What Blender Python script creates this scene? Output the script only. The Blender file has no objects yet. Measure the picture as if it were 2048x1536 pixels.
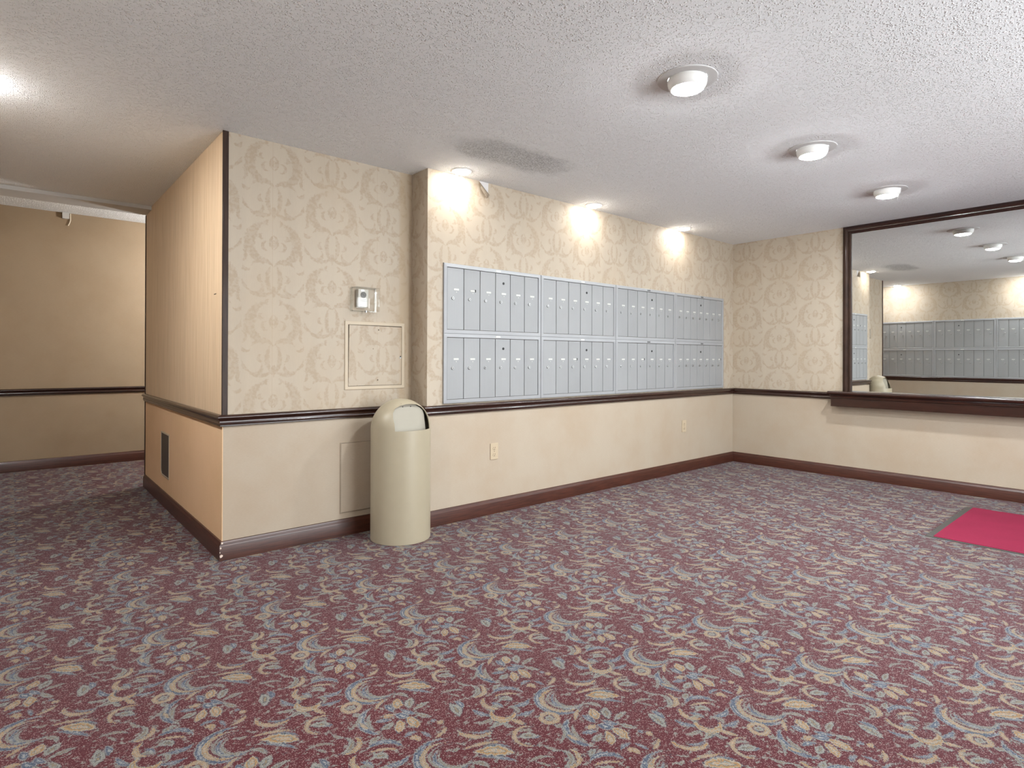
import bpy, bmesh, math, random
from mathutils import Matrix, Vector
random.seed(7)
S = bpy.context.scene
COL = S.collection
H = 2.44            # lobby ceiling height
X2, YB, X1, Y3, YH = -5.273, 0.205, -4.043, 2.69, 4.26   # block corner, alcove wall, pilaster edge, block end, hall wall
XL, YF = -6.45, -5.6                                     # left wall, front (entrance) wall
DZ = 0.79                                                # height where wallpaper meets the lower wall covering

# ------------------------------------------------------------------ camera
cam = bpy.data.cameras.new('camera'); camo = bpy.data.objects.new('camera', cam); COL.objects.link(camo)
F_PX, YAW, PIT, ROLL, CY = 1168.846, 0.861434, 0.0016756, 0.00361, 713.338
fw = Vector((math.cos(PIT)*math.cos(YAW), math.cos(PIT)*math.sin(YAW), math.sin(PIT)))
rt = Vector((math.sin(YAW), -math.cos(YAW), 0)); up = rt.cross(fw)
r2 = math.cos(ROLL)*rt + math.sin(ROLL)*up; u2 = -math.sin(ROLL)*rt + math.cos(ROLL)*up
M = Matrix((r2, u2, -fw)).transposed().to_4x4(); M.translation = (-6.186825, -3.381312, 1.155539)
camo.matrix_world = M
cam.sensor_width = 36.0; cam.sensor_fit = 'HORIZONTAL'; cam.lens = F_PX*36/2048
cam.shift_y = (CY-768)/2048; cam.clip_start = 0.02
S.camera = camo

# ------------------------------------------------------------------ world, daylight, exposure
SKY = 8.0; LAMP_WALL = 70.0; LAMP_WALL2 = 500.0; LAMP_EYE = 450.0; LAMP_HALL = 215.0
W = bpy.data.worlds.new('overcast_sky'); S.world = W; W.use_nodes = True
bg = W.node_tree.nodes['Background']; bg.inputs[0].default_value = (0.94, 0.97, 1.0, 1); bg.inputs[1].default_value = SKY
pl = bpy.data.lights.new('entrance_daylight_portal', 'AREA'); pl.shape = 'RECTANGLE'; pl.size = 3.4; pl.size_y = 2.36
pl.cycles.is_portal = True
plo = bpy.data.objects.new('entrance_daylight_portal', pl); COL.objects.link(plo)
plo.location = (-2.90, YF-0.12, 1.25); plo.rotation_euler = (math.radians(90), 0, 0)
S.view_settings.view_transform = 'Standard'; S.view_settings.look = 'None'
S.view_settings.gamma = 1.0; S.view_settings.use_curve_mapping = False
S.view_settings.exposure = 1.05
S.cycles.max_bounces = 8; S.cycles.diffuse_bounces = 6; S.cycles.glossy_bounces = 4
S.cycles.sample_clamp_indirect = 6.0; S.cycles.caustics_reflective = False; S.cycles.caustics_refractive = False
S.cycles.use_denoising = True

# strokes of the carpet's repeat: class, centre, radius, middle direction, cosine of half span, half width
CARPET_STROKES = [["B",0.3741,0.3276,0.0815,-0.9676,0.2523,-0.612597,0.016],
["A",0.3726,0.3253,0.0654,-0.9815,0.1913,-0.630309,0.013],
["C",0.3792,0.3253,0.0515,-0.9954,0.096,-0.504464,0.006],
["B",0.3936,0.3135,0.0554,-0.9367,-0.3501,-0.286183,0.011],
["C",0.3993,0.3124,0.0487,-0.8804,-0.4743,-0.167944,0.008],
["A",-0.0627,0.0764,0.2478,0.3683,0.9297,0.968714,0.006],
["A",0.3968,0.0764,0.2478,0.3683,0.9297,0.968714,0.006],
["A",-0.1014,0.0926,0.2182,0.645,0.7642,0.958199,0.021],
["A",0.3581,0.0926,0.2182,0.645,0.7642,0.958199,0.021],
["B",-0.1694,0.0654,0.2583,0.7629,0.6465,0.968714,0.007],
["B",0.2901,0.0654,0.2583,0.7629,0.6465,0.968714,0.007],
["B",0.0052,0.2083,0.0868,0.6216,0.7833,0.843166,0.007],
["C",0.4136,0.3627,0.0306,-0.039,-0.9992,0.887211,0.009],
["C",0.0965,0.096,0.0649,0.3618,0.9323,0.741885,0.008],
["C",0.0238,0.0805,0.0988,0.8823,0.4708,0.968714,0.006],
["A",0.2851,0.2641,0.1288,0.8705,-0.4922,0.968714,0.026],
["C",0.0744,0.0978,0.133,-0.7847,0.6199,0.968714,0.022],
["C",0.5339,0.0978,0.133,-0.7847,0.6199,0.968714,0.022],
["C",0.016,-0.0037,0.1499,-0.1614,0.9869,0.968714,0.013],
["C",0.4755,-0.0037,0.1499,-0.1614,0.9869,0.968714,0.013],
["C",0.0516,0.1368,0.0938,-0.8767,-0.4811,0.945608,0.014],
["C",0.5111,0.1368,0.0938,-0.8767,-0.4811,0.945608,0.014],
["A",0.2298,0.0913,0.1569,0.9985,-0.0539,0.968714,0.025],
["A",0.2176,0.1707,0.1501,0.8358,-0.5491,0.968714,0.022],
["C",0.2952,0.2128,0.1031,0.1779,-0.984,0.968714,0.018],
["B",0.2651,0.0452,0.1137,0.452,0.892,0.968714,0.013],
["B",0.2513,0.1903,0.1141,0.9993,0.0371,0.968714,0.017],
["B",0.4703,0.1966,0.1142,-0.8318,-0.5551,0.968714,0.022],
["A",0.3333,0.0833,0.0765,0.1033,0.9946,0.968714,0.016],
["B",0.4984,0.1882,0.1106,-0.8912,-0.4536,0.959313,0.014],
["A",0.4326,0.114,0.1472,-0.5744,0.8186,0.968714,0.01],
["C",0.4003,0.2186,0.0424,0.8286,0.5598,0.69108,0.012],
["B",0.3371,0.1504,0.0845,-0.9627,0.2705,0.340319,0.017],
["C",0.3607,0.1366,0.0898,-0.9538,0.3006,0.827899,0.009],
["A",0.3571,0.1731,0.1018,-0.9922,-0.1246,0.968714,0.009],
["C",0.1545,0.3031,0.1497,0.6028,-0.7979,0.954392,0.008],
["C",0.278,0.2395,0.0181,-0.7325,-0.6807,0.651041,0.009],
["C",0.2245,0.1857,0.0588,-0.9078,-0.4193,0.848075,0.008],
["C",0.1544,0.1201,0.0406,0.7892,-0.6142,0.203989,0.013],
["A",0.173,0.1101,0.0426,0.6381,-0.77,0.213991,0.013],
["A",0.163,0.2464,0.0473,-0.7772,0.6293,-0.470516,0.01],
["C",0.0961,0.1519,0.1173,0.5302,0.8479,0.960157,0.02],
["B",0.2261,0.3056,0.0899,-0.6311,-0.7757,0.968714,0.012],
["C",0.1469,0.2397,0.0443,0.534,0.8455,0.810591,0.008],
["A",0.0697,0.3946,0.0606,-0.6806,-0.7327,0.30022,0.013],
["A",0.5292,0.3946,0.0606,-0.6806,-0.7327,0.30022,0.013],
["B",0.0828,0.3983,0.0524,-0.4216,-0.9068,0.713995,0.007],
["B",0.3488,-0.002,0.04,0.0067,1.0,0.7803,0.01],
["B",0.2872,-0.0179,0.1008,0.9778,0.2096,0.968714,0.009],
["B",0.2872,0.4281,0.1008,0.9778,0.2096,0.968714,0.009],
["A",0.3246,0.0653,0.0566,0.3989,-0.917,0.967615,0.013],
["A",0.3246,0.5113,0.0566,0.3989,-0.917,0.967615,0.013],
["A",0.4253,-0.0147,0.0723,-0.9723,0.2337,0.968714,0.013],
["A",0.4253,0.4313,0.0723,-0.9723,0.2337,0.968714,0.013],
["A",-0.0636,0.0558,0.0822,0.3859,-0.9225,0.91018,0.01],
["A",-0.0636,0.5018,0.0822,0.3859,-0.9225,0.91018,0.01],
["A",0.3959,0.0558,0.0822,0.3859,-0.9225,0.91018,0.01],
["A",0.3959,0.5018,0.0822,0.3859,-0.9225,0.91018,0.01],
["A",-0.0213,0.0742,0.0481,0.2537,-0.9673,0.968714,0.016],
["A",0.4382,0.0742,0.0481,0.2537,-0.9673,0.968714,0.016],
["B",0.4217,0.0148,0.0382,0.4666,0.8845,0.968714,0.012],
["C",0.2699,0.0181,0.0623,-0.2996,0.9541,0.925519,0.014],
["B",0.2415,-0.0004,0.0593,0.534,0.8455,0.391458,0.014],
["B",0.2415,0.4456,0.0593,0.534,0.8455,0.391458,0.014],
["A",0.197,-0.0775,0.1135,0.4793,0.8777,0.921277,0.008],
["A",0.197,0.3685,0.1135,0.4793,0.8777,0.921277,0.008],
["C",0.2196,-0.0152,0.0221,0.593,0.8052,0.115809,0.012],
["C",0.2196,0.4308,0.0221,0.593,0.8052,0.115809,0.012],
["A",0.1958,0.0097,0.042,-0.9993,-0.0375,0.244484,0.013],
["A",0.1958,0.4557,0.042,-0.9993,-0.0375,0.244484,0.013],
["B",0.0955,-0.0492,0.1027,0.9114,0.4115,0.968714,0.012],
["B",0.0955,0.3968,0.1027,0.9114,0.4115,0.968714,0.012],
["B",0.2587,0.4386,0.054,-0.057,-0.9984,0.681536,0.014],
["A",0.1742,-0.0569,0.0374,-0.7186,-0.6955,-0.619892,0.02],
["A",0.1742,0.3891,0.0374,-0.7186,-0.6955,-0.619892,0.02],
["C",0.1692,0.4134,0.0227,0.0979,0.9952,-0.155827,0.007],
["C",0.2005,0.3793,0.0226,0.9978,0.0667,0.039896,0.007],
["B",0.1846,0.0141,0.0749,-0.9083,-0.4184,0.824074,0.012],
["B",0.1846,0.4601,0.0749,-0.9083,-0.4184,0.824074,0.012],
["B",0.2461,0.4179,0.0802,-0.2169,-0.9762,0.883917,0.012],
["C",0.1201,0.4538,0.0701,-0.2337,-0.9723,0.848718,0.01],
["A",0.2931,0.3602,0.119,-0.9476,-0.3196,0.968714,0.013],
["C",0.1311,0.2371,0.1173,-0.0056,1.0,0.95274,0.017],
["C",0.1797,0.338,0.0369,-0.9683,-0.2499,0.783316,0.011],
["C",-0.0777,0.083,0.1497,0.9804,-0.1972,0.958743,0.024],
["C",-0.0777,0.529,0.1497,0.9804,-0.1972,0.958743,0.024],
["B",0.0397,0.0736,0.0568,0.9986,-0.0534,0.856063,0.014],
["A",0.27,0.2752,0.026,1.0,0.0,-2.0,0.009],
["C",0.27,0.2752,0.0,1.0,0.0,-2.0,0.014]]
# ------------------------------------------------------------------ shader helpers
def lin(c):
    return tuple(((v/255)/12.92 if v/255 <= 0.04045 else ((v/255+0.055)/1.055)**2.4) for v in c) + (1.0,)
class T:
    """a node tree with a little maths language"""
    def __init__(s, name):
        s.m = bpy.data.materials.new(name); s.m.use_nodes = True; s.t = s.m.node_tree
        s.b = s.t.nodes['Principled BSDF']
        s._co = None
    def n(s, typ, **k):
        q = s.t.nodes.new(typ)
        for a, v in k.items(): setattr(q, a, v)
        return q
    def put(s, sock, v):
        if isinstance(v, bpy.types.NodeSocket): s.t.links.new(v, sock)
        elif v is not None: sock.default_value = v
    def f(s, op, a, b=None, c=None, clamp=False):
        q = s.n('ShaderNodeMath', operation=op, use_clamp=clamp)
        s.put(q.inputs[0], a); s.put(q.inputs[1], b); s.put(q.inputs[2], c)
        return q.outputs[0]
    def v(s, op, a, b=None, out=0):
        q = s.n('ShaderNodeVectorMath', operation=op); s.put(q.inputs[0], a); s.put(q.inputs[1], b)
        return q.outputs[out]
    def co(s, obj=True):
        if s._co is None: s._co = s.n('ShaderNodeTexCoord').outputs['Object' if obj else 'Generated']
        return s._co
    def pos(s):
        return s.n('ShaderNodeNewGeometry').outputs['Position']
    def sep(s, a):
        q = s.n('ShaderNodeSeparateXYZ'); s.put(q.inputs[0], a); return q.outputs
    def xyz(s, x, y, z=0.0):
        q = s.n('ShaderNodeCombineXYZ'); s.put(q.inputs[0], x); s.put(q.inputs[1], y); s.put(q.inputs[2], z); return q.outputs[0]
    def noise(s, vec, scale, detail=2.0, rough=0.5, color=False):
        q = s.n('ShaderNodeTexNoise'); s.put(q.inputs['Vector'], vec)
        q.inputs['Scale'].default_value = scale; q.inputs['Detail'].default_value = detail; q.inputs['Roughness'].default_value = rough
        return q.outputs[1 if color else 0]
    def voro(s, vec, scale, out='Distance'):
        q = s.n('ShaderNodeTexVoronoi'); s.put(q.inputs['Vector'], vec); q.inputs['Scale'].default_value = scale
        return q.outputs[out]
    def scalev(s, vec, x, y, z):
        return s.v('MULTIPLY', vec, (x, y, z))
    def step(s, a, lo, hi):
        q = s.n('ShaderNodeMapRange', interpolation_type='SMOOTHSTEP'); s.put(q.inputs[0], a)
        s.put(q.inputs[1], lo); s.put(q.inputs[2], hi); return q.outputs[0]
    def mix(s, fac, a, b):
        q = s.n('ShaderNodeMix', data_type='RGBA'); s.put(q.inputs[0], fac); s.put(q.inputs[6], a); s.put(q.inputs[7], b)
        return q.outputs[2]
    def ramp(s, fac, stops):
        q = s.n('ShaderNodeValToRGB'); s.put(q.inputs[0], fac); e = q.color_ramp.elements
        while len(e) < len(stops): e.new(0.5)
        for i, (p, c) in enumerate(stops): e[i].position = p; e[i].color = lin(c)
        return q.outputs[0]
    def scale_col(s, colr, fac):
        q = s.n('ShaderNodeVectorMath', operation='SCALE'); s.put(q.inputs[0], colr[:3] if isinstance(colr, tuple) else colr); s.put(q.inputs[3], fac); return q.outputs[0]
    def bump(s, h, strength, dist):
        q = s.n('ShaderNodeBump'); s.put(q.inputs['Height'], h)
        q.inputs['Strength'].default_value = strength; q.inputs['Distance'].default_value = dist
        s.t.links.new(q.outputs[0], s.b.inputs['Normal'])
    def set(s, col=None, rough=None, metal=None, spec=None, coat=None, emit=None, estr=0.0):
        if col is not None: s.put(s.b.inputs['Base Color'], lin(col) if isinstance(col, tuple) and len(col) == 3 else col)
        if rough is not None: s.put(s.b.inputs['Roughness'], rough)
        if metal is not None: s.put(s.b.inputs['Metallic'], metal)
        if spec is not None: s.put(s.b.inputs['Specular IOR Level'], spec)
        if coat is not None: s.b.inputs['Coat Weight'].default_value = coat; s.b.inputs['Coat Roughness'].default_value = 0.12
        if emit is not None:
            s.b.inputs['Emission Color'].default_value = emit; s.b.inputs['Emission Strength'].default_value = estr
        return s.m
    def field(s, p, cx, cy, R, mx, my, cd, w):
        """height of a leaf shaped stroke: an arc about (cx, cy) that tapers to both ends (a ring or a disc where cd < -1)"""
        d = s.v('SUBTRACT', p, (cx, cy, 0)); L = s.v('LENGTH', d, out=1)
        if cd < -1:
            return s.f('MULTIPLY_ADD', s.f('ABSOLUTE', s.f('SUBTRACT', L, R)) if R else L, -1/w, 1.0)
        t = s.f('DIVIDE', s.v('DOT_PRODUCT', d, (mx, my, 0), out=1), L)
        t = s.f('MULTIPLY_ADD', t, 1/(1-cd), -cd/(1-cd))
        e = s.f('ABSOLUTE', s.f('MULTIPLY_ADD', L, 1/w, -R/w))
        return s.f('SUBTRACT', t, e)
    def top(s, items):
        r = items[0]
        for i in items[1:]: r = s.f('MAXIMUM', r, i)
        return r

def simple(name, col, rough=0.5, metal=0.0, spec=0.5, coat=None, vary=0.0, bump=None):
    t = T(name); c = lin(col)
    if vary:
        nz = t.noise(t.co(), 18, 3)
        c = t.mix(nz, tuple(x*(1-vary) for x in c[:3])+(1,), tuple(min(1, x*(1+vary)) for x in c[:3])+(1,))
    if bump: t.bump(t.noise(t.co(), bump[0], 2), bump[1], bump[2])
    return t.set(c, rough, metal, spec, coat)

# ------------------------------------------------------------------ materials
def mat_carpet():
    t = T('patterned_carpet'); LX, LY, SK = 0.4595, 0.446, -0.035
    pos = t.pos()
    wn = t.v('SCALE', t.v('SUBTRACT', t.noise(pos, 230, 1.5, 0.65, True), (0.5, 0.5, 0.5)), None); wn.node.inputs[3].default_value = 0.021
    x, y, _ = t.sep(t.v('ADD', pos, wn))
    yy = t.f('ADD', t.f('MULTIPLY_ADD', x, -SK, -SK*5.25), t.f('ADD', y, 2.3))
    p = t.xyz(t.f('FLOORED_MODULO', t.f('ADD', x, 5.6), LX), t.f('FLOORED_MODULO', yy, LY))
    fl = t.voro(pos, 210)
    yarn = t.noise(pos, 330, 1.0)
    base = t.mix(t.step(fl, 0.38, 0.20), lin(CARPET['burgundy']), lin(CARPET['fleck']))
    wear = t.noise(pos, 0.9, 3)
    col = base
    ramps = {'A': [(0.0, CARPET['slate']), (0.13, CARPET['slate']), (0.24, CARPET['cream']), (0.40, CARPET['tan']), (0.58, CARPET['orange']), (0.72, CARPET['sage']), (0.86, CARPET['cream']), (1.0, CARPET['orange'])],
             'B': [(0.0, CARPET['slate']), (0.10, CARPET['sage']), (0.22, CARPET['cream']), (0.42, CARPET['blue']), (0.62, CARPET['slate']), (0.78, CARPET['blue']), (1.0, CARPET['cream'])],
             'C': [(0.0, CARPET['slate']), (0.12, CARPET['slate']), (0.26, CARPET['cream']), (0.46, CARPET['sage']), (0.62, CARPET['cream']), (0.80, CARPET['slate']), (1.0, CARPET['tan'])]}
    jit = t.f('MULTIPLY_ADD', t.noise(pos, 150, 2.5, 0.75), 1.3, -0.66)
    hue = t.f('MULTIPLY_ADD', t.noise(t.scalev(pos, 1, 0.6, 1), 60, 3, 0.7), 1.2, -0.52)
    # small sprigs between the motifs
    sp = t.noise(t.scalev(p, 1, 1.5, 1), 42, 3, 0.62); sg = t.f('ADD', t.f('MULTIPLY_ADD', sp, 6.0, -3.50), jit)
    col = t.mix(t.step(sg, 0.0, 0.2), col, t.ramp(t.f('ADD', sg, hue), ramps['C']))
    for k in 'BCA':
        h = t.top([t.field(p, *e[1:7], e[7]*(1.0 if e[6] < -1 else 0.78 if 0.03 < e[3] < 0.2 else 1.20)) for e in CARPET_STROKES if e[0] == k])
        col = t.mix(t.step(t.f('ADD', h, jit), -0.05, 0.08), col, t.ramp(t.f('PINGPONG', t.f('ADD', h, hue), 1.0), ramps[k]))
    shade = t.f('MULTIPLY_ADD', yarn, 0.75, 0.62)
    col = t.scale_col(col, t.f('MULTIPLY', shade, t.f('MULTIPLY_ADD', wear, 0.12, 0.198)))
    t.bump(t.f('ADD', fl, yarn), 0.35, 0.003)
    m = t.set(col, 0.93, 0, 0.25)
    t.b.inputs['Sheen Weight'].default_value = 0.12; t.b.inputs['Sheen Roughness'].default_value = 0.45
    t.b.inputs['Sheen Tint'].default_value = (0.85, 0.9, 1, 1)
    return m

def damask_elements():
    # strokes of one half motif; picture of the motif in millimetres about its centre, mirrored about its axis
    K = [((470,960),(325,1160),(430,1370),30), ((395,1000),(370,1080),(400,1120),16), ((380,1250),(410,1330),(470,1370),18),
         ((552,1085),(520,1145),(548,1225),9), ((500,1240),(445,1205),(490,1150),9), ((545,1400),(450,1345),(350,1395),15),
         ((520,1395),(492,1500),(538,1690),14), ((545,1600),(548,1660),(552,1720),12),
         ((320,1660),(380,1690),(440,1590),13), ((545,1655),(430,1700),(310,1650),13), ((430,1490),(410,1530),(450,1560),11),
         ((225,1500),(262,1590),(330,1660),11), ((262,1255),(290,1310),(258,1370),10), ((250,1400),(280,1450),(330,1440),11),
         ((300,1180),(285,1240),(300,1300),8), ((500,985),(478,955),(505,932),9), ((455,1120),(418,1095),(440,1075),10), ((552,1130),(538,1165),(552,1200),7)]
    out = []
    per = 0.474
    def m(p): return ((552-p[0])*0.00061, -(p[1]-1190)*0.000585)
    for a, b, c, w in K:
        a, b, c = m(a), m(b), m(c); w = w*0.001
        d = 2*(a[0]*(b[1]-c[1])+b[0]*(c[1]-a[1])+c[0]*(a[1]-b[1]))
        q = lambda p: p[0]**2+p[1]**2
        ux = (q(a)*(b[1]-c[1])+q(b)*(c[1]-a[1])+q(c)*(a[1]-b[1]))/d; uy = (q(a)*(c[0]-b[0])+q(b)*(a[0]-c[0])+q(c)*(b[0]-a[0]))/d
        R = math.hypot(a[0]-ux, a[1]-uy); am = math.atan2(b[1]-uy, b[0]-ux)
        wr = lambda v: (v+math.pi) % (2*math.pi)-math.pi
        d0 = wr(math.atan2(a[1]-uy, a[0]-ux)-am); d1 = wr(math.atan2(c[1]-uy, c[0]-ux)-am)
        D = min((abs(d0)+abs(d1))/2*1.08, 3.1); am += (d0+d1)/2
        for k in (-1, 0, 1):
            y = uy+k*per; ys = [y+R*math.sin(am+s*D/6) for s in range(-6, 7)]
            if min(ys)-w < per/2 and max(ys)+w > -per/2:
                out.append((ux, y, R, math.cos(am), math.sin(am), math.cos(D), w))
    return out

def mat_damask(name, axis, org, z0, seam=None, tone_patch=None, off=0.0):
    """old cream wallpaper with a tone on tone damask; axis is the wall's horizontal direction"""
    t = T(name); P, PER = 0.364, 0.474
    pos = t.pos(); wn = t.v('SCALE', t.v('SUBTRACT', t.noise(pos, 70, 2, 0.5, True), (.5, .5, .5)), None); wn.node.inputs[3].default_value = 0.012
    s = t.sep(t.v('ADD', pos, wn)); u = t.f('SUBTRACT', s[axis] if axis else t.f('SUBTRACT', s[0], t.f('SUBTRACT', s[1], off)), org-P/2)
    ci = t.f('FLOOR', t.f('DIVIDE', u, P))
    uu = t.f('ABSOLUTE', t.f('SUBTRACT', t.f('FLOORED_MODULO', u, P), P/2))
    odd = t.f('FLOORED_MODULO', ci, 2.0)
    v = t.f('ADD', s[2], t.f('MULTIPLY_ADD', odd, PER/2, PER/2-z0+4*PER))
    vv = t.f('SUBTRACT', t.f('FLOORED_MODULO', v, PER), PER/2)
    p = t.xyz(uu, vv)
    h = t.f('ADD', t.top([t.field(p, *e) for e in damask_elements()]), t.f('MULTIPLY_ADD', t.noise(pos, 110, 2, 0.6), 0.9, -0.45))
    fine = t.noise(t.scalev(pos, 1, 1, 0.12), 260, 2)
    cloud = t.noise(pos, 1.7, 4, 0.6)
    bands = t.noise(t.scalev(pos, 1, 1, 0.02), 9, 2)
    vein = t.f('MULTIPLY_ADD', t.step(t.noise(pos, 55, 3, 0.6), 0.40, 0.60), 0.55, 0.45)
    c = t.mix(t.f('MULTIPLY', t.step(h, -0.22, 0.30), vein), lin(PAPER['ground']), lin(PAPER['motif']))
    c = t.mix(t.f('MULTIPLY', t.step(cloud, 0.45, 0.75), 0.45), c, lin(PAPER['aged']))
    c = t.scale_col(c, t.f('ADD', t.f('MULTIPLY', fine, 0.07), t.f('MULTIPLY_ADD', bands, 0.14, 0.90)))
    px = t.sep(pos)
    if tone_patch:
        k = t.step(t.f('ADD', px[axis], t.f('MULTIPLY', t.noise(pos, 30, 3), 0.01)), tone_patch[0], tone_patch[1])  # strip past the given edge, mixed towards tan
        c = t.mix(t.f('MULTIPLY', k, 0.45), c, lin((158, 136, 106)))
    if seam is not None:
        d = t.f('ABSOLUTE', t.f('SUBTRACT', t.f('FLOORED_MODULO', t.f('SUBTRACT', px[axis], seam-0.344), 0.688), 0.344))
        c = t.mix(t.f('MULTIPLY', t.step(d, 0.0016, 0.0006), 0.35), c, lin((150, 128, 100)))
    t.bump(fine, 0.08, 0.001)
    return t.set(c, 0.62, 0, 0.3)

def mat_vinyl(name, a, b, weave=(0.15, 0.15, 1), strength=0.25):
    """lower wall covering with a fine woven relief"""
    t = T(name); pos = t.pos()
    fine = t.noise(t.scalev(pos, *weave), 420, 2, 0.6); cloud = t.noise(pos, 2.1, 4, 0.6)
    c = t.mix(t.step(cloud, 0.3, 0.8), lin(a), lin(b)); c = t.scale_col(c, t.f('MULTIPLY_ADD', fine, 0.16, 0.92))
    t.bump(fine, strength, 0.0012)
    return t.set(c, 0.6, 0, 0.35)

def mat_grainpaper():
    t = T('woodgrain_wallpaper'); pos = t.pos()
    g = t.noise(t.scalev(pos, 1, 1, 0.03), 70, 4, 0.65); b = t.noise(t.scalev(pos, 1, 1, 0.05), 11, 2)
    c = t.ramp(g, [(0.25, (188, 160, 128)), (0.5, (206, 180, 148)), (0.75, (216, 194, 164))])
    c = t.scale_col(c, t.f('MULTIPLY_ADD', b, 0.22, 0.88))
    t.bump(g, 0.1, 0.001)
    return t.set(c, 0.6, 0, 0.3)

def mat_popcorn(name, col, tone_patch=True, rough_scale=1.0):
    t = T(name); pos = t.pos()
    n = t.noise(pos, 150*rough_scale, 3, 0.6); wob = t.v('ADD', pos, t.scalev(t.noise(pos, 60, 1, 0.5, True), 0.012, 0.012, 0.012))
    def crumbs(sc, r0, r1, keep):
        q = t.n('ShaderNodeTexVoronoi'); t.put(q.inputs['Vector'], wob); q.inputs['Scale'].default_value = sc*rough_scale
        return t.f('MULTIPLY', t.step(q.outputs['Distance'], r0, r1), t.step(t.sep(q.outputs['Color'])[0], keep, keep+0.05))
    blob = crumbs(75, 0.42, 0.14, 0.62); crumb = crumbs(120, 0.46, 0.15, 0.45)
    top = t.f('MAXIMUM', blob, crumb); h = t.f('ADD', top, t.f('MULTIPLY', n, 0.35))
    c = t.mix(top, lin(col), lin((252, 252, 252)))
    speck = t.f('MULTIPLY', t.step(t.noise(pos, 120*rough_scale, 2, 0.6), 0.62, 0.74), t.step(t.noise(pos, 1.3, 3), 0.45, 0.65))
    c = t.mix(t.f('MULTIPLY', speck, 0.40), c, lin((120, 117, 112)))
    if tone_patch:   # rough, flaking patch over the mailboxes
        x, y, _ = t.sep(t.v('ADD', pos, t.scalev(t.v('SUBTRACT', t.noise(pos, 6, 3, 0.6, True), (.5, .5, .5)), 0.35, 0.35, 0)))
        d = t.v('LENGTH', t.xyz(t.f('DIVIDE', t.f('ADD', x, 3.75), 0.52), t.f('DIVIDE', t.f('ADD', y, t.f('MULTIPLY_ADD', x, 0.05, 0.72)), 0.22)), out=1)
        k = t.step(d, 1.1, 0.5)
        grit = t.step(t.noise(pos, 110, 3, 0.7), 0.44, 0.62)
        c = t.mix(t.f('MULTIPLY', k, t.f('MULTIPLY', grit, 0.38)), c, lin((96, 94, 90)))
        h = t.f('ADD', h, t.f('MULTIPLY', k, t.f('MULTIPLY', grit, -1.2)))
    t.bump(h, 0.9, 0.006)
    return t.set(c, 0.92, 0, 0.08)

def mat_wood(name, a, b, rough=0.28, axis=2, coat=0.25, spec=0.5):
    """varnished mahogany with long grain; axis is the one across the grain"""
    t = T(name); pos = t.pos(); sc = [0.05, 0.05, 0.05]; sc[axis] = 1.0
    g = t.noise(t.scalev(pos, *sc), 130, 4, 0.6); big = t.noise(pos, 5, 3)
    c = t.mix(t.step(g, 0.25, 0.75), lin(a), lin(b)); c = t.scale_col(c, t.f('MULTIPLY_ADD', big, 0.6, 0.7))
    t.bump(g, 0.05, 0.001)
    return t.set(c, rough, 0, spec, coat=coat)

def mat_alu(name, col, vary=0.07, rough=0.5, metal=0.08):
    t = T(name); pos = t.pos(); rnd = t.n('ShaderNodeObjectInfo').outputs['Random']
    g = t.noise(t.scalev(pos, 1, 1, 0.03), 160, 3); big = t.noise(pos, 3.0, 3)
    f = t.f('ADD', t.f('MULTIPLY_ADD', rnd, vary, 1-vary/2), t.f('ADD', t.f('MULTIPLY_ADD', g, 0.10, -0.05), t.f('MULTIPLY_ADD', big, 0.16, -0.08)))
    c = t.scale_col(lin(col), f)
    return t.set(c, t.f('MULTIPLY_ADD', g, 0.12, rough-0.06), metal, 0.5)

def mat_emit(name, col, strength):
    t = T(name); return t.set((245, 245, 245), 0.4, 0, 0.3, emit=col, estr=strength)

CARPET = {'burgundy': (120, 22, 34), 'fleck': (222, 184, 180), 'slate': (76, 88, 104), 'blue': (126, 140, 168),
          'sage': (142, 146, 136), 'cream': (232, 228, 216), 'tan': (216, 188, 146), 'orange': (232, 168, 92)}
PAPER = {'ground': (173, 161, 145), 'motif': (161, 146, 127), 'aged': (168, 151, 129)}
M_CARPET = None
WARM = (1.0, 0.95, 0.87, 1)
M = {}
M['carpet'] = mat_carpet()
M['paper_back'] = mat_damask('damask_wallpaper_back', 0, -4.991, 1.818)
M['paper_alcove'] = mat_damask('damask_wallpaper_alcove', 0, -4.991, 1.818, seam=-4.999, tone_patch=(-4.15, -4.12), off=0.205)
M['paper_right'] = mat_damask('damask_wallpaper_right', 1, -0.160, 2.062)
M['paper_left'] = mat_damask('damask_wallpaper_left', 1, -0.160, 2.062)
M['vinyl'] = mat_vinyl('cream_vinyl', (170, 157, 140), (165, 148, 128))
M['vinyl_warmed'] = mat_vinyl('warm_lit_vinyl', (222, 186, 148), (214, 178, 138))  # same vinyl as the other walls, warm lamp tone put into its colour
M['hall'] = mat_vinyl('hall_vinyl', (150, 131, 107), (142, 122, 97), (0.1, 0.1, 1), 0.4)
M['grain'] = mat_grainpaper()
M['popcorn'] = mat_popcorn('popcorn_ceiling', (236, 239, 242))
M['popcorn_hall'] = mat_popcorn('coarse_popcorn_ceiling', (216, 217, 216), False, 0.7)
M['plaster'] = simple('painted_plaster', (190, 188, 184), 0.7, bump=(60, 0.1, 0.002))
M['wood'] = mat_wood('mahogany', (30, 13, 9), (52, 26, 18), 0.24)
M['wood_v'] = mat_wood('mahogany_upright', (38, 25, 19), (60, 42, 33), 0.55, 0, 0.06, 0.2)
M['base'] = mat_wood('mahogany_baseboard', (50, 23, 15), (76, 39, 27), 0.36, 2, 0.12)
M['alu'] = mat_alu('mailbox_aluminium', (143, 144, 145))
M['alu_frame'] = mat_alu('mailbox_frame_aluminium', (178, 179, 180), 0.04)
M['chrome'] = simple('chrome', (168, 168, 168), 0.36, 1.0)
M['black'] = simple('black_hole', (14, 14, 14), 0.6)
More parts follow.
